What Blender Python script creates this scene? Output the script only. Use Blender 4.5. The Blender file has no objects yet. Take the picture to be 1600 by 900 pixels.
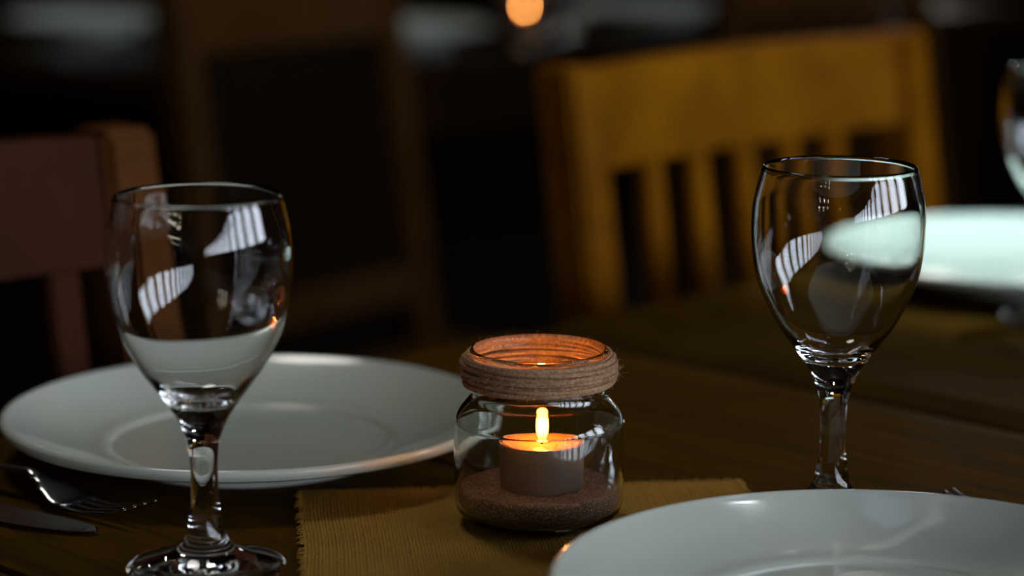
import bpy, bmesh, math, random
from math import sin, cos, pi, radians, sqrt, atan2, exp
from mathutils import Vector, Matrix, noise
random.seed(7)
S = bpy.context.scene
C = S.collection

# ---------------------------------------------------------------- camera
cam_d = bpy.data.cameras.new('camera')
cam = bpy.data.objects.new('camera', cam_d); C.objects.link(cam)
cam.location = (0, 0, .302); cam.rotation_euler = (radians(79.2), 0, 0)
cam_d.lens = 85.5; cam_d.sensor_width = 36; cam_d.clip_start = .05; cam_d.clip_end = 60
cam_d.dof.use_dof = True; cam_d.dof.focus_distance = 1.045; cam_d.dof.aperture_fstop = 3.8
S.camera = cam

# ---------------------------------------------------------------- world / light / exposure
SKY = 9.2
FILL_W = 8.2
SPOT_W = 260.0
W = bpy.data.worlds.new('sky'); S.world = W; W.use_nodes = True
nt = W.node_tree; nt.nodes.clear()
out = nt.nodes.new('ShaderNodeOutputWorld'); bg = nt.nodes.new('ShaderNodeBackground')
tc = nt.nodes.new('ShaderNodeTexCoord'); sp = nt.nodes.new('ShaderNodeSeparateXYZ'); rp = nt.nodes.new('ShaderNodeValToRGB')
nt.links.new(tc.outputs['Generated'], sp.inputs[0]); nt.links.new(sp.outputs['Z'], rp.inputs[0])
rp.color_ramp.elements[0].position = 0.0; rp.color_ramp.elements[0].color = (.88, .92, 1, 1)
rp.color_ramp.elements[1].position = 1.0; rp.color_ramp.elements[1].color = (.70, .80, 1, 1)
nt.links.new(rp.outputs[0], bg.inputs[0]); bg.inputs[1].default_value = SKY
nt.links.new(bg.outputs[0], out.inputs[0])

WALL_X = 3.6
WIN = [(-13.0 + i*1.05, -13.0 + i*1.05 + .82) for i in range(14)]
WZ0, WZ1 = .34, 1.75
for (a, b) in WIN:                                     # light portals in the real window openings
    l = bpy.data.lights.new('window_portal', 'AREA'); l.shape = 'RECTANGLE'; l.size = WZ1-WZ0; l.size_y = b-a
    l.cycles.is_portal = True
    o = bpy.data.objects.new('window_portal', l); C.objects.link(o)
    o.location = (WALL_X+.07, (a+b)/2, (WZ0+WZ1)/2); o.rotation_euler = (0, radians(90), 0)

S.view_settings.view_transform = 'Standard'; S.view_settings.look = 'None'
S.view_settings.exposure = 0; S.view_settings.gamma = 1; S.view_settings.use_curve_mapping = False
cy = S.cycles
cy.use_denoising = True; cy.max_bounces = 14; cy.transmission_bounces = 14; cy.transparent_max_bounces = 40
cy.glossy_bounces = 8; cy.diffuse_bounces = 4; cy.blur_glossy = .6; cy.sample_clamp_indirect = 60

# ---------------------------------------------------------------- materials
def newmat(name):
    m = bpy.data.materials.new(name); m.use_nodes = True
    return m, m.node_tree, m.node_tree.nodes['Principled BSDF']
def solid(name, col, rough=.5, metal=0, spec=.5, **kw):
    m, t, b = newmat(name)
    b.inputs['Base Color'].default_value = (*col, 1); b.inputs['Roughness'].default_value = rough
    b.inputs['Metallic'].default_value = metal; b.inputs['Specular IOR Level'].default_value = spec
    for k, v in kw.items(): b.inputs[k.replace('_', ' ')].default_value = v
    return m
def N(t, ty, **kw):
    n = t.nodes.new(ty)
    for k, v in kw.items():
        if k in n.inputs: n.inputs[k].default_value = v
        else: setattr(n, k, v)
    return n
def wood(name, c0, c1, rough=.4, axis=(1, 14, 14), scale=6, bump=.15, spec=.5, vary=0):
    m, t, b = newmat(name)
    tc = N(t, 'ShaderNodeTexCoord'); mp = N(t, 'ShaderNodeMapping'); mp.inputs['Scale'].default_value = axis
    t.links.new(tc.outputs['Object'], mp.inputs[0])
    nz = N(t, 'ShaderNodeTexNoise', Scale=scale, Detail=6, Roughness=.6, Distortion=.6)
    t.links.new(mp.outputs[0], nz.inputs['Vector'])
    r = N(t, 'ShaderNodeValToRGB'); r.color_ramp.elements[0].position = .3; r.color_ramp.elements[1].position = .72
    r.color_ramp.elements[0].color = (*c0, 1); r.color_ramp.elements[1].color = (*c1, 1)
    t.links.new(nz.outputs['Fac'], r.inputs[0])
    if vary:
        oi = N(t, 'ShaderNodeObjectInfo'); hsv = N(t, 'ShaderNodeHueSaturation')
        mr = N(t, 'ShaderNodeMapRange'); mr.inputs['To Min'].default_value = 1-vary; mr.inputs['To Max'].default_value = 1+vary
        t.links.new(oi.outputs['Random'], mr.inputs['Value']); t.links.new(mr.outputs[0], hsv.inputs['Value'])
        t.links.new(r.outputs[0], hsv.inputs['Color']); t.links.new(hsv.outputs[0], b.inputs['Base Color'])
    else: t.links.new(r.outputs[0], b.inputs['Base Color'])
    bp = N(t, 'ShaderNodeBump', Strength=bump, Distance=.002); t.links.new(nz.outputs['Fac'], bp.inputs['Height'])
    t.links.new(bp.outputs[0], b.inputs['Normal'])
    b.inputs['Roughness'].default_value = rough; b.inputs['Specular IOR Level'].default_value = spec
    return m
M = {}
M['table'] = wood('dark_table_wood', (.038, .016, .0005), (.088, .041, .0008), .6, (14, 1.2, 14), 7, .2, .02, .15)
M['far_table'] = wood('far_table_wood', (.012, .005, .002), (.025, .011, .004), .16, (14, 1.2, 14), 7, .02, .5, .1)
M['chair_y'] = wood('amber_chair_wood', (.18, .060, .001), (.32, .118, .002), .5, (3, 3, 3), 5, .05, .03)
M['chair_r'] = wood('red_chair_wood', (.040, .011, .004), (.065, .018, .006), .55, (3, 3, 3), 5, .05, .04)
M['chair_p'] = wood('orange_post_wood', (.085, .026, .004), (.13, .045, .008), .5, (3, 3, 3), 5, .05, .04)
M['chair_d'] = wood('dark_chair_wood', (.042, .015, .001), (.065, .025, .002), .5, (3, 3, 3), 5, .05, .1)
M['panel'] = solid('near_black_leather', (.009, .004, .0012), .6, 0, .03)
M['floor'] = wood('dark_floor_boards', (.006, .003, .0015), (.012, .006, .003), .7, (1, 12, 1), 2, .1, .1)
M['wall'] = solid('dark_wall', (.010, .005, .002), .9, 0, .012)
M['wall2'] = solid('window_wall', (.05, .032, .022), .8)
M['ceiling'] = wood('ceiling_boards', (.02, .012, .008), (.04, .025, .016), .7, (12, 1, 1), 2, .1)
M['frame'] = solid('window_frame_wood', (.03, .018, .012), .5)
M['steel'] = solid('polished_steel', (.42, .42, .42), .2, 1)
M['black'] = solid('black_metal', (.02, .02, .02), .4, .8)
M['ground'] = solid('terrace_ground', (.10, .11, .09), .9)

def porcelain():
    m, t, b = newmat('white_porcelain')
    b.inputs['Base Color'].default_value = (.72, .79, .70, 1); b.inputs['Roughness'].default_value = .12
    b.inputs['Coat Weight'].default_value = .5; b.inputs['Coat Roughness'].default_value = .04
    tc = N(t, 'ShaderNodeTexCoord'); nz = N(t, 'ShaderNodeTexNoise', Scale=9, Detail=2)
    t.links.new(tc.outputs['Object'], nz.inputs['Vector'])
    bp = N(t, 'ShaderNodeBump', Strength=.1, Distance=.0012); t.links.new(nz.outputs['Fac'], bp.inputs['Height'])
    t.links.new(bp.outputs[0], b.inputs['Normal'])
    return m
M['porcelain'] = porcelain()
def glass(name='clear_glass', tint=(1, 1, 1)):
    m, t, b = newmat(name)
    t.nodes.remove(b); g = N(t, 'ShaderNodeBsdfGlass', IOR=1.5, Roughness=0.0); g.inputs['Color'].default_value = (*tint, 1)
    t.links.new(g.outputs[0], t.nodes['Material Output'].inputs[0]); return m
M['glass'] = glass(tint=(.985, .99, .985))
M['jar_glass'] = glass('jar_glass', (.97, .985, .965))
def thin_glass(name, tint, gain=1.0):
    m, t, b = newmat(name); t.nodes.remove(b)
    tr = N(t, 'ShaderNodeBsdfTransparent'); tr.inputs[0].default_value = (*tint, 1)
    gl = N(t, 'ShaderNodeBsdfGlossy', Roughness=.02)
    lw = N(t, 'ShaderNodeLayerWeight', Blend=.5); pw = N(t, 'ShaderNodeMath', operation='POWER'); pw.inputs[1].default_value = 5
    fr = N(t, 'ShaderNodeMath', operation='MULTIPLY_ADD'); fr.inputs[1].default_value = .9; fr.inputs[2].default_value = .04
    t.links.new(lw.outputs['Facing'], pw.inputs[0]); t.links.new(pw.outputs[0], fr.inputs[0]); mx = N(t, 'ShaderNodeMixShader')
    tc = N(t, 'ShaderNodeTexCoord'); nz = N(t, 'ShaderNodeTexNoise', Scale=70, Detail=2)
    bp = N(t, 'ShaderNodeBump', Strength=.35, Distance=.0008)
    t.links.new(tc.outputs['Object'], nz.inputs['Vector']); t.links.new(nz.outputs['Fac'], bp.inputs['Height'])
    t.links.new(bp.outputs[0], gl.inputs['Normal'])
    t.links.new(fr.outputs[0], mx.inputs[0]); t.links.new(tr.outputs[0], mx.inputs[1]); t.links.new(gl.outputs[0], mx.inputs[2])
    t.links.new(mx.outputs[0], t.nodes['Material Output'].inputs[0]); return m
M['pane'] = thin_glass('window_pane_glass', (.97, .98, 1))

def twine_mat():
    m, t, b = newmat('jute_twine')
    tc = N(t, 'ShaderNodeTexCoord'); nz = N(t, 'ShaderNodeTexNoise', Scale=900, Detail=4)
    t.links.new(tc.outputs['Object'], nz.inputs['Vector'])
    r = N(t, 'ShaderNodeValToRGB'); r.color_ramp.elements[0].color = (.36, .19, .10, 1); r.color_ramp.elements[1].color = (.85, .56, .34, 1)
    r.color_ramp.elements[0].position = .3; r.color_ramp.elements[1].position = .7
    t.links.new(nz.outputs['Fac'], r.inputs[0]); t.links.new(r.outputs[0], b.inputs['Base Color'])
    bp = N(t, 'ShaderNodeBump', Strength=.8, Distance=.0004); t.links.new(nz.outputs['Fac'], bp.inputs['Height']); t.links.new(bp.outputs[0], b.inputs['Normal'])
    b.inputs['Roughness'].default_value = .9; b.inputs['Specular IOR Level'].default_value = .1
    # jute is fibrous: light from inside glows through it
    tl = N(t, 'ShaderNodeBsdfTranslucent'); tl.inputs[0].default_value = (.55, .26, .12, 1)
    mx = N(t, 'ShaderNodeMixShader'); mx.inputs[0].default_value = .3
    t.links.new(b.outputs[0], mx.inputs[1]); t.links.new(tl.outputs[0], mx.inputs[2])
    t.links.new(mx.outputs[0], t.nodes['Material Output'].inputs[0])
    return m
M['twine'] = twine_mat()
def sand_mat():
    m, t, b = newmat('dark_sand')
    tc = N(t, 'ShaderNodeTexCoord'); v = N(t, 'ShaderNodeTexVoronoi', Scale=2300)
    t.links.new(tc.outputs['Object'], v.inputs['Vector'])
    r = N(t, 'ShaderNodeValToRGB'); e = r.color_ramp.elements
    e[0].color = (.075, .036, .020, 1); e[1].color = (.22, .12, .075, 1); e[1].position = .8
    e2 = r.color_ramp.elements.new(.95); e2.color = (.50, .36, .26, 1)
    sx = N(t, 'ShaderNodeSeparateXYZ'); t.links.new(v.outputs['Color'], sx.inputs[0]); t.links.new(sx.outputs[0], r.inputs[0])
    t.links.new(r.outputs[0], b.inputs['Base Color'])
    bp = N(t, 'ShaderNodeBump', Strength=1, Distance=.0006); t.links.new(v.outputs['Distance'], bp.inputs['Height']); t.links.new(bp.outputs[0], b.inputs['Normal'])
    b.inputs['Roughness'].default_value = .75; return m
M['sand'] = sand_mat()
def wax_mat():
    m, t, b = newmat('candle_wax')
    b.inputs['Base Color'].default_value = (.29, .08, .016, 1); b.inputs['Subsurface Weight'].default_value = .6
    b.inputs['Subsurface Radius'].default_value = (1, .4, .15); b.inputs['Subsurface Scale'].default_value = .006
    b.inputs['Roughness'].default_value = .25; return m
M['wax'] = wax_mat()
M['cup'] = solid('thin_aluminium', (.36, .31, .27), .36, .75)
M['wick'] = solid('charred_wick', (.02, .015, .01), .9)
def flame_mat():
    m, t, b = newmat('candle_flame'); t.nodes.remove(b)
    tc = N(t, 'ShaderNodeTexCoord'); sx = N(t, 'ShaderNodeSeparateXYZ'); t.links.new(tc.outputs['Generated'], sx.inputs[0])
    r = N(t, 'ShaderNodeValToRGB'); e = r.color_ramp.elements
    e[0].position = 0; e[0].color = (.9, .16, .01, 1); e[1].position = 1; e[1].color = (1, .30, .03, 1)
    n = r.color_ramp.elements.new(.35); n.color = (1, .42, .09, 1)
    t.links.new(sx.outputs['Z'], r.inputs[0])
    lw = N(t, 'ShaderNodeLayerWeight', Blend=.5)
    mr = N(t, 'ShaderNodeMapRange'); mr.inputs['From Min'].default_value = 0; mr.inputs['From Max'].default_value = .95
    mr.inputs['To Min'].default_value = 7; mr.inputs['To Max'].default_value = .8
    t.links.new(lw.outputs['Facing'], mr.inputs[0])
    em = N(t, 'ShaderNodeEmission'); t.links.new(r.outputs[0], em.inputs[0]); t.links.new(mr.outputs[0], em.inputs[1])
    tr = N(t, 'ShaderNodeBsdfTransparent'); ad = N(t, 'ShaderNodeAddShader')
    t.links.new(em.outputs[0], ad.inputs[0]); t.links.new(tr.outputs[0], ad.inputs[1])
    t.links.new(ad.outputs[0], t.nodes['Material Output'].inputs[0]); return m
M['flame'] = flame_mat()
def burlap_mat():
    m, t, b = newmat('burlap')
    at = N(t, 'ShaderNodeTexCoord'); nz = N(t, 'ShaderNodeTexNoise', Scale=45, Detail=3); nf = N(t, 'ShaderNodeTexNoise', Scale=1400, Detail=2)
    t.links.new(at.outputs['Object'], nz.inputs['Vector']); t.links.new(at.outputs['Object'], nf.inputs['Vector'])
    r = N(t, 'ShaderNodeValToRGB'); r.color_ramp.elements[0].color = (.30, .15, .022, 1); r.color_ramp.elements[1].color = (.52, .32, .07, 1)
    ad = N(t, 'ShaderNodeMath', operation='ADD'); ml = N(t, 'ShaderNodeMath', operation='MULTIPLY'); ml.inputs[1].default_value = .5
    t.links.new(nz.outputs['Fac'], ad.inputs[0]); t.links.new(nf.outputs['Fac'], ad.inputs[1]); t.links.new(ad.outputs[0], ml.inputs[0])
    t.links.new(ml.outputs[0], r.inputs[0]); t.links.new(r.outputs[0], b.inputs['Base Color'])
    bp = N(t, 'ShaderNodeBump', Strength=.5, Distance=.0003); t.links.new(nf.outputs['Fac'], bp.inputs['Height']); t.links.new(bp.outputs[0], b.inputs['Normal'])
    b.inputs['Roughness'].default_value = .95; b.inputs['Specular IOR Level'].default_value = .1; return m
M['burlap'] = burlap_mat()
def emis(name, col, s):
    m, t, b = newmat(name); t.nodes.remove(b); e = N(t, 'ShaderNodeEmission', Strength=s); e.inputs[0].default_value = (*col, 1)
    t.links.new(e.outputs[0], t.nodes['Material Output'].inputs[0]); return m
M['bulb'] = emis('warm_bulb', (1, .85, .65), 40)
M['lamp'] = emis('spotlight_lens', (.92, .97, 1), 120)

# ---------------------------------------------------------------- helpers
def link(name, me, mat=None, parent=None, loc=(0, 0, 0), rz=0):
    o = bpy.data.objects.new(name, me); C.objects.link(o)
    if mat is not None and me is not None:
        me.materials.clear(); me.materials.append(mat)
    o.location = loc; o.rotation_euler = (0, 0, rz)
    if parent: o.parent = parent
    return o
def obj(name, bm, mat, parent=None, loc=(0, 0, 0), rz=0, smooth=False):
    bm.normal_update()
    me = bpy.data.meshes.new(name); bm.to_mesh(me); bm.free()
    if smooth: me.shade_smooth()
    return link(name, me, mat, parent, loc, rz)
def tag(o, label, cat, group=None, kind=None):
    o['label'] = label
    if cat: o['category'] = cat
    if group: o['group'] = group
    if kind: o['kind'] = kind
    return o
def thing(name, label, cat, loc=(0, 0, 0), rz=0, group=None):
    return tag(link(name, None, None, None, loc, rz), label, cat, group)
def struct(o): o['kind'] = 'structure'; return o
def dup(root, loc, rz, label, group=None):
    r = root.copy(); C.objects.link(r); r.location = loc; r.rotation_euler = (0, 0, rz); r['label'] = label
    if group: r['group'] = group
    for ch in list(root.children):
        c = ch.copy(); C.objects.link(c); c.parent = r
        for g in list(ch.children):
            d = g.copy(); C.objects.link(d); d.parent = c
    return r
def box(bm, x0, x1, y0, y1, z0, z1, bev=0):
    vs = [bm.verts.new((x, y, z)) for z in (z0, z1) for y in (y0, y1) for x in (x0, x1)]
    fs = [bm.faces.new([vs[i] for i in q]) for q in ((0, 2, 3, 1), (4, 5, 7, 6), (0, 1, 5, 4), (2, 6, 7, 3), (0, 4, 6, 2), (1, 3, 7, 5))]
    if bev:
        es = list({e for f in fs for e in f.edges}); bmesh.ops.bevel(bm, geom=es, offset=bev, segments=2, affect='EDGES')
    return vs
def bar(bm, p0, p1, w, d, bev=.003):
    """square bar from p0 to p1, w across local x, d across local y, ends cut level"""
    vs = []
    for p in (p0, p1):
        for sy in (-1, 1):
            for sx in (-1, 1): vs.append(bm.verts.new((p[0]+sx*w/2, p[1]+sy*d/2, p[2])))
    fs = [bm.faces.new([vs[i] for i in q]) for q in ((0, 2, 3, 1), (4, 5, 7, 6), (0, 1, 5, 4), (2, 6, 7, 3), (0, 4, 6, 2), (1, 3, 7, 5))]
    bmesh.ops.recalc_face_normals(bm, faces=fs)
    if bev:
        es = list({e for f in fs for e in f.edges}); bmesh.ops.bevel(bm, geom=es, offset=bev, segments=2, affect='EDGES')
def lathe(bm, prof, n=96, closed=False):
    """prof: list of (r, z), outer side bottom->top; r=0 makes a pole"""
    rings = []
    for r, z in prof:
        if r < 1e-7: rings.append([bm.verts.new((0, 0, z))])
        else: rings.append([bm.verts.new((r*cos(2*pi*i/n), r*sin(2*pi*i/n), z)) for i in range(n)])
    pairs = list(zip(rings, rings[1:]))
    if closed: pairs.append((rings[-1], rings[0]))
    for a, b in pairs:
        for i in range(n):
            j = (i+1) % n
            if len(a) == 1 and len(b) == 1: continue
            if len(a) == 1: bm.faces.new((a[0], b[j], b[i]))
            elif len(b) == 1: bm.faces.new((a[i], a[j], b[0]))
            else: bm.faces.new((a[i], a[j], b[j], b[i]))
def spline(pts, n):
    """Catmull-Rom through (r, z) points"""
    o = []
    P = [pts[0]] + list(pts) + [pts[-1]]
    for k in range(1, len(P)-2):
        for i in range(n):
            t = i/n; a, b, c, d = P[k-1], P[k], P[k+1], P[k+2]
            o.append(tuple(.5*((2*b[q])+(-a[q]+c[q])*t+(2*a[q]-5*b[q]+4*c[q]-d[q])*t*t+(-a[q]+3*b[q]-3*c[q]+d[q])*t**3) for q in range(2)))
    o.append(tuple(pts[-1])); return o
def tube(bm, pts, rad, n=6, caps=True):
    prev = None; rings = []
    for k, p in enumerate(pts):
        p = Vector(p); a = Vector(pts[max(k-1, 0)]); b = Vector(pts[min(k+1, len(pts)-1)])
        t = (b-a).normalized()
        if prev is None: prev = t.orthogonal().normalized()
        u = (prev - t*prev.dot(t)).normalized(); prev = u; v = t.cross(u)
        r = rad[k] if isinstance(rad, (list, tuple)) else rad
        rings.append([bm.verts.new(p + (u*cos(2*pi*i/n)+v*sin(2*pi*i/n))*r) for i in range(n)])
    for a, b in zip(rings, rings[1:]):
        for i in range(n): bm.faces.new((a[i], a[(i+1) % n], b[(i+1) % n], b[i]))
    if caps: bm.faces.new(rings[0][::-1]); bm.faces.new(rings[-1])

# ---------------------------------------------------------------- the room
FZ, CZ = -.75, 2.1
X0, X1, Y0, Y1 = -3.2, WALL_X, -14.0, 6.5
bm = bmesh.new(); box(bm, X0-.2, X1+.3, Y0-.2, Y1+.2, FZ-.1, FZ); struct(obj('floor', bm, M['floor']))
bm = bmesh.new(); box(bm, X0-.2, X1+.2, Y0-.2, Y1+.2, CZ, CZ+.1); struct(obj('ceiling', bm, M['ceiling']))
bm = bmesh.new(); box(bm, X0-.2, X0, Y0, Y1, FZ, CZ); struct(obj('wall_left', bm, M['wall']))
bm = bmesh.new(); box(bm, X0, X1, Y1, Y1+.2, FZ, CZ); struct(obj('wall_far', bm, M['wall']))
bm = bmesh.new(); box(bm, X0, X1, Y0-.2, Y0, FZ, CZ); struct(obj('wall_near', bm, M['wall']))
bm = bmesh.new()                                           # window wall: sill, head and piers
box(bm, X1, X1+.06, Y0, Y1, FZ, WZ0); box(bm, X1, X1+.06, Y0, Y1, WZ1, CZ)
ys = [Y0] + [q for w in WIN for q in w] + [Y1]
for i in range(0, len(ys), 2): box(bm, X1, X1+.06, ys[i], ys[i+1], WZ0, WZ1)
struct(obj('wall_right', bm, M['wall2']))
for k, (a, b) in enumerate(WIN):
    bm = bmesh.new(); fx = X1+.01
    for (y0, y1, z0, z1) in ((a, a+.04, WZ0, WZ1), (b-.04, b, WZ0, WZ1), (a+.04, b-.04, WZ0, WZ0+.04), (a+.04, b-.04, WZ1-.04, WZ1)):
        box(bm, fx, fx+.04, y0, y1, z0, z1)
    f = struct(obj('window_%d' % (k+1), bm, M['frame']))
    for (p, q) in ((a+.04, b-.04),):
        bm = bmesh.new(); box(bm, fx+.022, fx+.026, p, q, WZ0+.04, WZ1-.04); obj('pane', bm, M['pane'], f)
bm = bmesh.new(); box(bm, X1+.3, X1+25, -30, 15, FZ-.1, FZ); struct(obj('outside_ground_1', bm, M['ground']))  # unseen terrace ground outside the window wall

# ---------------------------------------------------------------- table built in its own axes: x = s (along the edge), y = v
A45 = radians(45)
def sv(x, y): return ((x+y)*sqrt(.5), (y-x)*sqrt(.5))
def make_table(name, label, s0, s1, v0, v1, joints, mat, z=0, group=None):
    t = thing(name, label, 'table', (0, 0, FZ), A45, group)
    g = .0030; H = z-FZ
    bnd = [s0]+joints+[s1]
    for a, b in zip(bnd, bnd[1:]):
        bm = bmesh.new(); L = v1-v0
        # board with eased edges, a subtle cup and dip at the joint
        w = b-a-2*g; nx = 10; xs = []
        prof = []
        for i in range(nx+1):
            u = -1+2*i/nx; prof.append((u*w/2, -.004*abs(u)**14))
        top = [[bm.verts.new((x, yy, zz)) for x, zz in prof] for yy in (-L/2, L/2)]
        bot = [[bm.verts.new((x, yy, -.032)) for x in (-w/2, w/2)] for yy in (-L/2, L/2)]
        for i in range(nx): bm.faces.new((top[0][i], top[0][i+1], top[1][i+1], top[1][i]))
        bm.faces.new((bot[0][0], bot[1][0], bot[1][1], bot[0][1]))
        bm.faces.new((top[0][0], top[1][0], bot[1][0], bot[0][0])); bm.faces.new((top[0][-1], bot[0][1], bot[1][1], top[1][-1]))
        bm.faces.new([bot[0][0], bot[0][1]] + top[0][::-1]); bm.faces.new([bot[1][1], bot[1][0]] + top[1])
        obj('plank', bm, mat, t, ((a+b)/2, (v0+v1)/2, H))
    bm = bmesh.new()
    for (a, b, c, d) in ((s0+.08, s1-.08, v0+.08, v0+.1), (s0+.08, s1-.08, v1-.1, v1-.08), (s0+.08, s0+.1, v0+.1, v1-.1), (s1-.1, s1-.08, v0+.1, v1-.1)):
        box(bm, a, b, c, d, H-.11, H-.032)
    obj('apron', bm, mat, t)
    for s in (s0+.10, s1-.10):
        for v in (v0+.10, v1-.10):
            bm = bmesh.new(); box(bm, s-.035, s+.035, v-.035, v+.035, 0, H-.033, .004); obj('leg', bm, mat, t)
    return t
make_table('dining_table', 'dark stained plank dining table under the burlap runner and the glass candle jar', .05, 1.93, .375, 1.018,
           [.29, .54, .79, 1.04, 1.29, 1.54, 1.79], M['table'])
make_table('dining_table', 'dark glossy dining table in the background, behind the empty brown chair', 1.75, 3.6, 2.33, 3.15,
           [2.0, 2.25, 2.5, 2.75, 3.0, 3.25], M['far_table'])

# ---------------------------------------------------------------- chairs
def make_chair(label, mat, loc, rz, Wd=.457, group=None, panel=None, post=None, H=.884):
    """origin on the floor under the middle of the back; local -y is the front"""
    t = thing('dining_chair', label, 'chair', loc, rz, group)
    post = post or mat; SH = .45; lean = .060; PW, PD = .036, .036
    def yb(z): return (z-SH)/(H-SH)*lean if z > SH else -(SH-z)/SH*-.03 if False else max(0, (z-SH))/(H-SH)*lean + (SH-min(z, SH))*.06
    xs = Wd/2-PW/2
    for s in (-1, 1):
        bm = bmesh.new()
        bar(bm, (s*xs, yb(0), 0), (s*xs, 0, SH), PW, PD, 0); bar(bm, (s*xs, 0, SH), (s*xs, lean, H), PW, PD, .004)
        obj('leg', bm, post, t)
        bm = bmesh.new(); bar(bm, (s*xs, -.40, 0), (s*xs, -.40, SH-.02), PW, PD, .003); obj('leg', bm, mat, t)
    def rail(z0, z1, arch, name, th=.020):
        bm = bmesh.new(); n = 14; xw = xs-PW/2
        rows = []
        for i in range(n+1):
            u = -1+2*i/n; x = u*xw; bow = .010*(1-u*u)
            q = []
            for (z, dy) in ((z0, -th/2), (z1+arch*(1-u*u), -th/2), (z1+arch*(1-u*u), th/2), (z0, th/2)):
                q.append(bm.verts.new((x, yb(z)+dy+bow-.001, z)))
            rows.append(q)
        for a, b in zip(rows, rows[1:]):
            for j in range(4): bm.faces.new((a[j], b[j], b[(j+1) % 4], a[(j+1) % 4]))
        bm.faces.new(rows[0][::-1]); bm.faces.new(rows[-1]); bmesh.ops.recalc_face_normals(bm, faces=bm.faces)
        obj(name, bm, mat, t)
    rail(H-.074, H-.003, .003, 'top_rail'); rail(.50, .54, 0, 'lower_rail')
    n = 6 if post is not mat else 5; pitch = .0655 if n == 6 else .0585
    if panel:
        bm = bmesh.new(); bar(bm, (0, yb(.54)+.004, .541), (0, yb(H-.074)+.004, H-.075), Wd-2*PW-.004, .012, .002); obj('back_panel', bm, panel, t)
    for k in range(0 if panel else n):
        x = (k-(n-1)/2)*pitch - (.008 if n == 5 else 0); u = x/(Wd/2-PW); bow = .010*(1-u*u)-.001
        bm = bmesh.new(); bar(bm, (x, yb(.54)+bow, .54), (x, yb(H-.074)+bow, H-.074), .0215, .013, .002); obj('slat', bm, mat, t)
    bm = bmesh.new(); box(bm, -Wd/2-.005, Wd/2+.005, -.43, -PD/2-.001, SH-.02, SH+.005, .006); obj('seat', bm, mat, t)
    bm = bmesh.new()
    for s in (-1, 1): box(bm, s*xs-.01, s*xs+.01, -.38, -PD/2, SH-.08, SH-.021)
    box(bm, -xs+.02, xs-.02, -.41, -.39, SH-.08, SH-.021); box(bm, -xs+.02, xs-.02, -.01, .01, SH-.08, SH-.021)
    obj('seat_frame', bm, mat, t)
    for s in (-1, 1):
        bm = bmesh.new(); box(bm, s*xs-.009, s*xs+.009, -.382, -.006, .18, .205); obj('stretcher', bm, mat, t)
    return t
def chair_at(cx, cy, deg, label, mat, Wd=.457, group=None, panel=None, post=None):
    """cx, cy: middle of the top rail"""
    a = radians(deg); off = .060-.018
    return make_chair(label, mat, (cx + sin(a)*off, cy - cos(a)*off, FZ), a, Wd, group, panel, post=post)
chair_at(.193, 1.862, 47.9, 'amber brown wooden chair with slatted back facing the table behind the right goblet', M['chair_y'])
a = radians(46.5)
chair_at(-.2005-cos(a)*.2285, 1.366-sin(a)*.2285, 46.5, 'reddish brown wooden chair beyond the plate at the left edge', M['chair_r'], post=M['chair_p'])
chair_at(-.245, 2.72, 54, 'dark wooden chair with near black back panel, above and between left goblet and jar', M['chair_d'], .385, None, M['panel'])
chair_at(.43, 3.28, 47, 'dark chair in the far right background behind the amber chair', M['chair_d'])

# ---------------------------------------------------------------- plates
def plate_mesh():
    R = .123
    prof = [(0, .0035), (.058, .0035), (.062, .0022), (.064, 0), (.0675, 0), (.069, .0035), (.080, .0062), (.105, .0125), (.1195, .0165), (.1225, .0185),
            (.1236, .0208), (.1228, .0224), (.1205, .0226), (.116, .0204), (.100, .0138), (.083, .0092), (.074, .0080), (.070, .0068), (.066, .0060), (.03, .0057), (0, .0056)]
    bm = bmesh.new(); p = spline(prof, 4); lathe(bm, [(max(r, 0), z) for r, z in p], 128)
    bmesh.ops.recalc_face_normals(bm, faces=bm.faces)
    me = bpy.data.meshes.new('plate'); bm.to_mesh(me); bm.free(); me.shade_smooth(); return me
PM = plate_mesh()
def plate(x, y, z, label, group=None, sc=1):
    o = link('plate', PM, M['porcelain'], None, (x, y, z), random.random()); o.scale = (sc, sc, 1)
    return tag(o, label, 'plate', group)
plate(-.1275, 1.154, .0, 'white porcelain dinner plate behind the left goblet and left of the jar', sc=.975)
plate(.138, .872, .0028, 'white porcelain dinner plate in the near right corner in front of the right goblet', sc=1.01)
plate(.347, 1.617, 0, 'brightly lit white plate at the right edge in front of the amber chair', sc=1.12)
plate(-.6305, 3.62, 0, 'blurred pale plate in the top left corner on the far table')
plate(-.150, 3.48, 0, 'blurred pale plate on the far table just left of the orange candle glow')
plate(.2217, 3.85, 0, 'blurred pale plate on the far table right of the orange candle glow')

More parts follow.
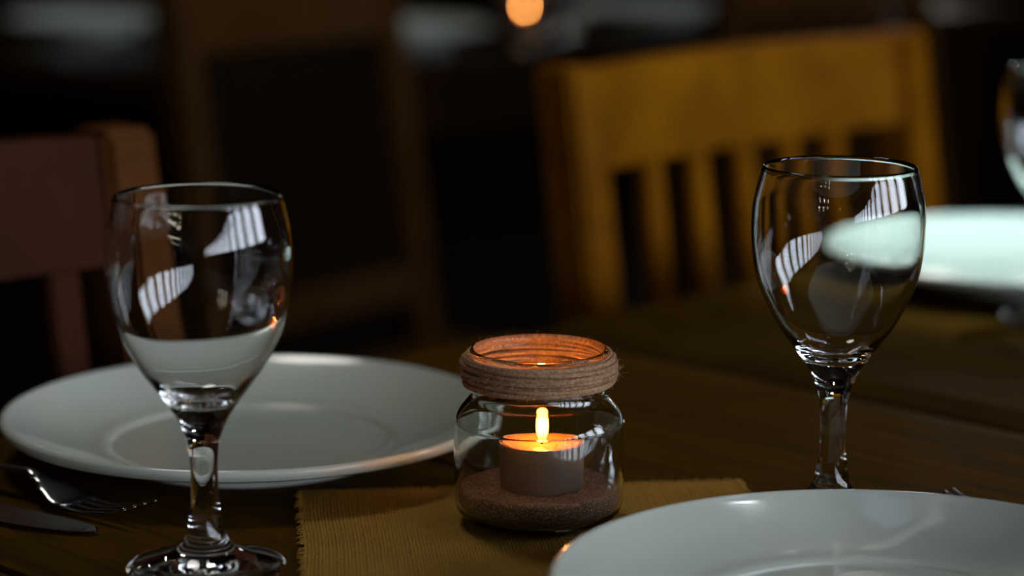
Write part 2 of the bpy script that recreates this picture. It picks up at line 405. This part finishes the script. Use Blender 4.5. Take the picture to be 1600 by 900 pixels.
# ---------------------------------------------------------------- goblets
def goblet(loc, label, rz=0, group=None):
    t = thing('wine_glass', label, 'glass', loc, rz, group)
    outer = spline([(.0325, .0012), (.0328, .0030), (.0318, .0044), (.0270, .0060), (.0190, .0084), (.0125, .0115), (.0092, .0150), (.0075, .0195), (.0059, .0300), (.0056, .0435),
                    (.0064, .0545), (.0079, .0600), (.0110, .0667), (.0151, .0730), (.0200, .0797), (.0262, .0887), (.0338, .1045), (.0369, .1185), (.0377, .1300), (.0370, .1415), (.0345, .1535), (.0334, .1565)], 8)
    rim = [(.0332, .1572), (.0327, .1575), (.0322, .1571)]
    inner = spline([(.0321, .1563), (.0332, .1525), (.0357, .1415), (.0364, .1300), (.0356, .1185), (.0325, .1050), (.0250, .0900), (.0190, .0820), (.0135, .0765), (.0070, .0736), (0, .0728)], 8)
    under = spline([(0, .0030), (.012, .0026), (.022, .0012), (.027, .0003), (.030, 0), (.0325, .0012)], 5)
    def part(name, prof, mat=M['glass']):
        bm = bmesh.new(); lathe(bm, [(max(r, 0), z) for r, z in prof], 112)
        return obj(name, bm, mat, t, smooth=True)
    i1 = min(range(len(outer)), key=lambda i: abs(outer[i][1]-.0155)+ (9 if i > 60 else 0))
    i2 = min(range(len(outer)), key=lambda i: abs(outer[i][1]-.0595))
    part('foot', under + outer[1:i1+1]); part('stem', outer[i1:i2+1]); part('bowl', outer[i2:] + rim + inner)
    return t
g0 = goblet((-.1252, .9580, 0), 'empty clear stemmed goblet nearest the left side, in front of the plate')
dup(g0, (.1413, 1.0400, 0), 1.0, 'empty clear stemmed goblet behind the near right plate')
dup(g0, (.3355, 1.470, 0), 2.0, 'empty goblet cut off by the right edge beside the bright plate')
dup(g0, (.085, 3.56, 0), .5, 'blurred goblet on the far table just right of the orange candle glow')
dup(g0, (-.70, 3.88, 0), .7, 'blurred goblet on the far table behind the top left plate')

# ---------------------------------------------------------------- candle jar
def make_jar(loc, label):
    t = thing('candle_jar', label, 'jar', loc)
    outer = spline([(.0, .0), (.026, .0), (.031, .0008), (.0352, .0038), (.0370, .0090), (.0373, .016), (.0373, .030), (.0373, .0415), (.0369, .0450), (.0350, .0490), (.0318, .0530), (.0296, .0558), (.0290, .0585),
                    (.0292, .0615), (.0294, .066), (.0296, .0715), (.0302, .0738), (.0302, .0752), (.0294, .0762)], 5)
    inner = spline([(.0284, .0760), (.0276, .0748), (.0274, .071), (.0272, .0615), (.0272, .0580), (.0282, .0545), (.0308, .0515), (.0339, .0478), (.0356, .0442), (.0360, .0400), (.0360, .016), (.0358, .0088), (.0342, .0050), (.0310, .0032), (.024, .0026), (0, .0024)], 5)
    bm = bmesh.new(); lathe(bm, [(max(r, 0), z) for r, z in outer+inner], 96)
    obj('glass_body', bm, M['jar_glass'], t, smooth=True)
    # jute twine: one long cord wound round the neck in two uneven layers
    bm = bmesh.new(); pts = []; rad = []
    turns = 14; n = 64; ph = random.random()*9
    for i in range(turns*n):
        u = i/n; k = u if u < 7.5 else 14.3-u
        th = 2*pi*u
        z = .0612 + k*.00176 + .0006*sin(th+u*1.9) + .0009*noise.noise(Vector((u*1.7, 1, ph)))
        r = .0306 + (.0016 if u >= 7.5 else 0) + .0009*noise.noise(Vector((cos(th)*2, sin(th)*2, u*1.3))) + .0011*(1-((k-3.6)/3.9)**2)
        pts.append((r*cos(th), r*sin(th), z)); rad.append(.00118+.0004*noise.noise(Vector((u*11, 0, 3))))
    tube(bm, pts, rad, 6)
    tw = obj('twine', bm, M['twine'], t, smooth=True)
    bm = bmesh.new()
    for i in range(1500):                                   # loose fibres
        th = random.uniform(0, 2*pi); z = random.uniform(.0605, .0748); r = .0338 - 6*abs(z-.0675)**1.4
        p = Vector((r*cos(th), r*sin(th), z)); d = Vector((cos(th)*random.uniform(.1, .8), sin(th)*random.uniform(.1, .8), random.gauss(0, .45))) + Vector((-sin(th), cos(th), 0))*random.gauss(0, 1.1)
        d.normalize(); L = random.uniform(.0015, .0055); c = Vector([random.gauss(0, .3) for _ in range(3)])*L*.5
        tube(bm, [p, p+d*L*.5+c, p+d*L], [.00010, .00008, .00004], 3, False)
    f = obj('loose_fibres', bm, M['twine'], tw); f['kind'] = 'stuff'
    return t
JX, JY = .0118, 1.0317
MAT_T = .0026
j0 = make_jar((JX, JY, MAT_T), 'small glass candle jar with jute twine round its neck on the burlap runner')

def make_sand(loc, label):
    bm = bmesh.new(); R = .03565; n = 72
    rings = []
    prof = [(0, .0028), (.0238, .0030), (.0306, .0036), (.0337, .0054), (.0352, .0090), (.03555, .0135)]
    for r, z in prof:
        rings.append([bm.verts.new((0, 0, z))] if r == 0 else [bm.verts.new((r*cos(2*pi*i/n), r*sin(2*pi*i/n), z)) for i in range(n)])
    for k in range(26, -1, -1):
        r = R*k/27
        def zz(x, y): return .0146 + .0011*noise.noise(Vector((x*90, y*90, 0))) + .0004*noise.noise(Vector((x*700, y*700, 4))) + .0004*(sqrt(x*x+y*y)/R)**4
        rings.append([bm.verts.new((0, 0, zz(0, 0)))] if k == 0 else [bm.verts.new((r*cos(2*pi*i/n), r*sin(2*pi*i/n), zz(r*cos(2*pi*i/n), r*sin(2*pi*i/n)))) for i in range(n)])
    for a, b in zip(rings, rings[1:]):
        for i in range(n):
            j = (i+1) % n
            if len(a) == 1: bm.faces.new((a[0], b[j], b[i]))
            elif len(b) == 1: bm.faces.new((a[i], a[j], b[0]))
            else: bm.faces.new((a[i], a[j], b[j], b[i]))
    return tag(obj('sand', bm, M['sand'], None, loc, smooth=True), label, 'sand', kind='stuff')
make_sand((JX, JY, MAT_T), 'dark brown sand filling the bottom of the candle jar')

def make_tealight(loc, label, power):
    t = thing('tealight', label, 'candle', loc)
    bm = bmesh.new()
    lathe(bm, [(0, 0), (.0176, 0), (.0182, .0006), (.0184, .0197), (.0186, .0202), (.0186, .0204), (.0182, .0203), (.0180, .0197), (.0178, .0010), (0, .0008)], 72)
    obj('cup', bm, M['cup'], t, smooth=True)
    bm = bmesh.new()
    lathe(bm, [(0, .001), (.0176, .0011), (.0179, .0194), (.0177, .0203), (.0162, .0201), (.010, .0192), (.004, .0188), (.0014, .0191), (0, .0192)], 64)
    obj('wax', bm, M['wax'], t, smooth=True)
    bm = bmesh.new(); tube(bm, [(0, 0, .0185), (.0003, 0, .0215), (.0008, .0002, .0245)], [.0006, .00055, .0004], 7); obj('wick', bm, M['wick'], t)
    bm = bmesh.new()
    lathe(bm, [(max(r, 0), z) for r, z in spline([(0, 0), (.0012, .0004), (.0023, .0026), (.0028, .0058), (.0028, .0090), (.0023, .0120), (.0011, .0139), (0, .0142)], 5)], 28)
    bmesh.ops.recalc_face_normals(bm, faces=bm.faces)
    fl = obj('flame', bm, M['flame'], t, (.0002, 0, .0205), smooth=True)
    l = bpy.data.lights.new('flame_light', 'POINT'); l.energy = power; l.color = (1, .36, .09); l.shadow_soft_size = .0022
    o = bpy.data.objects.new('flame_light', l); C.objects.link(o); o.parent = t; o.location = (.0002, 0, .0285)
    return t
make_tealight((JX+.0012, JY-.001, MAT_T+.0146), 'lit tealight in a thin metal cup standing on sand inside the jar', .24)

# far table candle
j1 = dup(j0, (.0185, 3.52, 0), 1.2, 'blurred candle jar on the far table holding the orange glow')
make_sand((.0185, 3.52, 0), 'dark sand in the blurred jar on the far table')
t1 = make_tealight((.0185, 3.52, .0146), 'lit tealight glowing orange in the far table jar', .05)

# ---------------------------------------------------------------- burlap runner
def runner():
    c = Vector((.0040, 1.0885, 0)); a = .100       # middle of the far edge, direction of that edge
    t = thing('table_runner', 'olive tan woven burlap runner lying under the candle jar and near plate', 'runner', (c.x, c.y, 0), a)
    w, L = .204, .372; p = .00155
    # every thread passes over and under its neighbours; the gaps between threads are open
    import numpy as np
    nx = int(w/p); ny = int(L/p); sub = 3; NX, NY = nx*sub, ny*sub
    fr = np.array([0, .34, .68])                         # two strips of thread, then the gap
    X = np.append((np.arange(NX)//3 + fr[np.arange(NX) % 3])*p, w) - w/2
    Y = -np.append((np.arange(NY)//3 + fr[np.arange(NY) % 3])*p, L)
    gx, gy = np.meshgrid(X, Y)
    iu = np.arange(NX+1)[None, :]; iv = np.arange(NY+1)[:, None]
    over = ((iu//3)+(iv//3)) % 2
    cu = (iu % 3 == 1)*1.0; cv = (iv % 3 == 1)*1.0
    z = .0006 + .0006*cu*np.where(over == 0, 1.9, -.3) + .0006*cv*np.where(over == 1, 1.9, -.3)
    rng = np.random.RandomState(3)
    tw = rng.uniform(-.0004, .0004, NX//3+1)[iu//3]; th = rng.uniform(-.0004, .0004, NY//3+1)[iv//3]
    z = z + rng.uniform(-.00012, .00012, z.shape) + tw*.3 + th*.3
    gx = gx + tw*.5 + rng.uniform(-.0001, .0001, z.shape) + .0007*np.sin(gy*60+.4)*(np.abs(gx)/(w/2))**3
    gy = gy + th*.5 + rng.uniform(-.0001, .0001, z.shape) + .0009*np.sin(gx*48)*np.exp(gy*60)
    z = np.maximum(z, .0001)
    V = np.stack([gx, gy, z], -1).reshape(-1, 3); Wn = NX+1
    qi, qj = np.meshgrid(np.arange(NX), np.arange(NY))
    hole = (qi % 3 == 2) & (qj % 3 == 2) & (rng.uniform(0, 1, qi.shape) < .97)
    q = (qj*Wn + qi)[~hole].reshape(-1)
    F = np.stack([q+Wn, q+Wn+1, q+1, q], -1)
    me = bpy.data.meshes.new('woven_cloth')
    me.vertices.add(len(V)); me.vertices.foreach_set('co', V.astype('f').ravel())
    me.loops.add(F.size); me.loops.foreach_set('vertex_index', F.astype('i').ravel())
    me.polygons.add(len(F)); me.polygons.foreach_set('loop_start', np.arange(0, F.size, 4, dtype='i')); me.polygons.foreach_set('loop_total', np.full(len(F), 4, dtype='i'))
    me.update(calc_edges=True); me.validate(); me.shade_smooth()
    link('woven_cloth', me, M['burlap'], t)
    bm = bmesh.new()
    for i in range(ny):
        for sx in (-1, 1):
            if random.random() < .8:
                y = -(i+.5)*p; L2 = random.uniform(.0006, .0028); x = sx*w/2 + .0007*sin(y*60+.4)*sx*0
                tube(bm, [(x-sx*.001, y, .0016), (x+sx*L2*.6, y+random.gauss(0, .0004), .0014), (x+sx*L2, y+random.gauss(0, .0008), .0008)], [.0005, .0004, .00025], 4)
    for i in range(nx):
        if random.random() < .85:
            x = -w/2+(i+.5)*p; L2 = random.uniform(.0006, .003)
            tube(bm, [(x, -.001, .0016), (x+random.gauss(0, .0003), L2*.6, .0014), (x+random.gauss(0, .0007), L2, .0008)], [.0005, .0004, .00025], 4)
    f = obj('frayed_ends', bm, M['burlap'], t); f['kind'] = 'stuff'
runner()

# ---------------------------------------------------------------- cutlery (local +x points from handle to tip; origin at the tip)
def strip(bm, rows, th):
    """rows: (x, half width, z, edge lift) cross-sections of a thin metal strip"""
    m = 6; T = []; B = []
    for (x, hw, z, lift) in rows:
        T.append([bm.verts.new((x, hw*(-1+2*j/m), z + th/2*(1-abs(-1+2*j/m)**4) + lift*(-1+2*j/m)**2)) for j in range(m+1)])
        B.append([bm.verts.new((x, hw*(-1+2*j/m), z - th/2*(1-abs(-1+2*j/m)**4) - .00005 + lift*(-1+2*j/m)**2)) for j in range(m+1)])
    for k in range(len(rows)-1):
        for j in range(m):
            bm.faces.new((T[k][j], T[k][j+1], T[k+1][j+1], T[k+1][j])); bm.faces.new((B[k][j+1], B[k][j], B[k+1][j], B[k+1][j+1]))
        bm.faces.new((T[k][0], T[k+1][0], B[k+1][0], B[k][0])); bm.faces.new((T[k+1][m], T[k][m], B[k][m], B[k+1][m]))
    for k, f in ((0, 1), (len(rows)-1, -1)):
        bm.faces.new((T[k] + B[k][::-1])[::f])
    bmesh.ops.recalc_face_normals(bm, faces=bm.faces)
def fork(loc, rz, label, group=None):
    t = thing('fork', label, 'fork', loc, rz, group)
    def z(x):                                           # x from 0 (tip) to -.17
        d = -x
        pts = [(0, .0085), (.012, .0045), (.03, .0022), (.045, .0030), (.06, .0085), (.072, .0125), (.09, .0115), (.13, .0052), (.168, .0022)]
        for (a, za), (b, zb) in zip(pts, pts[1:]):
            if d <= b: u = (d-a)/(b-a); u = u*u*(3-2*u)*.5+u*.5; return za+(zb-za)*u
        return pts[-1][1]
    def hw(d):
        pts = [(.040, .0115), (.048, .0118), (.056, .0095), (.064, .0045), (.072, .0030), (.10, .0035), (.14, .0062), (.160, .0080), (.167, .0055), (.169, .002)]
        for (a, wa), (b, wb) in zip(pts, pts[1:]):
            if d <= b: u = (d-a)/(b-a); return wa+(wb-wa)*(u*u*(3-2*u))
        return .002
    bm = bmesh.new(); strip(bm, [(-d, hw(d), z(-d), .0012*max(0, 1-(d-.04)/.02)) for d in [.040+i*.0012 for i in range(23)]], .0018)
    h = obj('head', bm, M['steel'], t, smooth=True)
    for k in range(4):
        y = -.0092+k*.00613; bm = bmesh.new()
        strip_rows = [(-d, .0007+.0011*min(1, d/.02), z(-d), 0) for d in [i*.0021 for i in range(21)]]
        strip(bm, strip_rows, .0017)
        for v in bm.verts: v.co.y += y*(1-.0*v.co.x)
        obj('tine', bm, M['steel'], h, smooth=True)
    bm = bmesh.new(); strip(bm, [(-d, hw(d), z(-d), 0) for d in [.0664+i*.0019 for i in range(55)]], .0022)
    obj('handle', bm, M['steel'], t, smooth=True)
    return t
def knife(loc, rz, label, group=None):
    t = thing('table_knife', label, 'knife', loc, rz, group)
    bm = bmesh.new(); m = 26
    rows = []
    for i in range(m+1):
        d = .0005+.098*i/m; top = .0035*(1-exp(-d/.006)) + .0005*sin(d*30); bot = -.0165*(1-exp(-((d/.02)**.75)))*(1 - .25*max(0, (d-.07)/.03))
        rows.append((d, top, bot))
    T = []; 
    for d, a, b in rows: T.append([bm.verts.new((-d, a, .0030)), bm.verts.new((-d, a, .0012)), bm.verts.new((-d, b, .0017)), bm.verts.new((-d, b, .0021))])
    for a, b in zip(T, T[1:]):
        for j in range(4): bm.faces.new((a[j], a[(j+1) % 4], b[(j+1) % 4], b[j]))
    bm.faces.new(T[0]); bm.faces.new(T[-1][::-1]); bmesh.ops.recalc_face_normals(bm, faces=bm.faces)
    obj('blade', bm, M['steel'], t)
    bm = bmesh.new(); strip(bm, [(-d, .0055+.002*sin((d-.095)*16), .0037, 0) for d in [.0965+i*.003 for i in range(31)]], .006)
    for v in bm.verts: v.co.y -= .006
    obj('handle', bm, M['steel'], t, smooth=True)
    return t
aL = atan2(-.61, .79)
fork((-.1627, 1.0295, 0), aL, 'steel fork lying at the left edge beyond the knife and beside the plate')
knife((-.1785, 1.0130, 0), atan2(-.034, .050), 'steel table knife at the left edge, nearest the camera')
aR = atan2(.70, -.71)
fork((.1912, 1.0500, 0), aR, 'steel fork mostly hidden behind the near right plate, only its tines showing')
knife((.289, 1.385, 0), radians(165), 'blurred steel knife tip glinting at the right edge on the bare table')

# ---------------------------------------------------------------- lamps outside the frame: some seen as reflections, plus an added overhead fill
def spotlight(loc, target, power, size):
    t = thing('ceiling_spotlight', 'ceiling spotlight above the back right place setting', 'lamp', loc)
    bm = bmesh.new(); lathe(bm, [(0, .10), (.03, .10), (.035, .09), (.035, 0), (.032, 0), (.030, .08), (0, .08)], 32); obj('housing', bm, M['black'], t)
    bm = bmesh.new(); lathe(bm, [(0, .012), (.029, .012), (.029, .014), (0, .014)], 24); obj('lens', bm, M['lamp'], t)
    l = bpy.data.lights.new('spot', 'SPOT'); l.energy = power; l.color = (.72, .96, 1); l.spot_size = radians(size); l.spot_blend = .6; l.shadow_soft_size = .03
    o = bpy.data.objects.new('spot', l); C.objects.link(o); o.parent = t
    d = Vector(target)-Vector(loc); o.rotation_euler = d.to_track_quat('-Z', 'Y').to_euler(); o.location = (0, 0, -.01)
t = thing('fill_lamp', 'added round flat overhead fill lamp, out of view', 'lamp', (-.6, 2.1, CZ-.05))  # added overhead fill that brightens level surfaces; no such lamp is known
bm = bmesh.new(); lathe(bm, [(0, .05), (.30, .05), (.31, .04), (.31, 0), (.295, 0), (.295, .02), (0, .02)], 48); obj('housing', bm, M['black'], t)
l = bpy.data.lights.new('fill_disc', 'AREA'); l.shape = 'DISK'; l.size = .56; l.energy = FILL_W; l.color = (1, .95, .86)
o = bpy.data.objects.new('fill_disc', l); C.objects.link(o); o.parent = t; o.location = (0, 0, .01)
spotlight((.75, 2.15, 1.98), (.42, 1.66, 0), SPOT_W, 16)
M['shade'] = emis('lamp_glass', (1, .93, .82), 60)
for (x, z, L) in ((.92, 1.52, 'wall lamp on the far wall above the middle of the room'), (1.12, .66, 'low wall lamp on the far wall, left one of the right hand pair'), (1.44, .66, 'low wall lamp on the far wall, right one of the right hand pair')):
    t = thing('wall_lamp', L, 'lamp', (x, 6.5, z))
    bm = bmesh.new(); box(bm, -.05, .05, -.02, 0, -.08, .08, .004); box(bm, -.012, .012, -.08, -.02, -.012, .012); obj('bracket', bm, M['black'], t)
    bm = bmesh.new(); bmesh.ops.create_uvsphere(bm, u_segments=24, v_segments=14, radius=.045); obj('lamp_globe', bm, M['shade'], t, (0, -.12, 0), smooth=True)
for k, (x, y) in enumerate(((-1.5, -1.4), (-1.25, -1.55), (-1.0, -1.7))):
    t = thing('string_light', 'hanging string of small warm bulbs, number %s from the left wall' % ('first', 'second', 'third')[k], 'lamp', (x, y, 0), 0, 'hanging string lights')
    bm = bmesh.new(); tube(bm, [(0, 0, CZ), (0, 0, .72)], .0025, 6); obj('cord', bm, M['black'], t)
    for i in range(4+k % 2):
        bm = bmesh.new(); bmesh.ops.create_icosphere(bm, subdivisions=2, radius=.02); obj('bulb', bm, M['bulb'], t, (.022, 0, .74+.2*i), smooth=True)
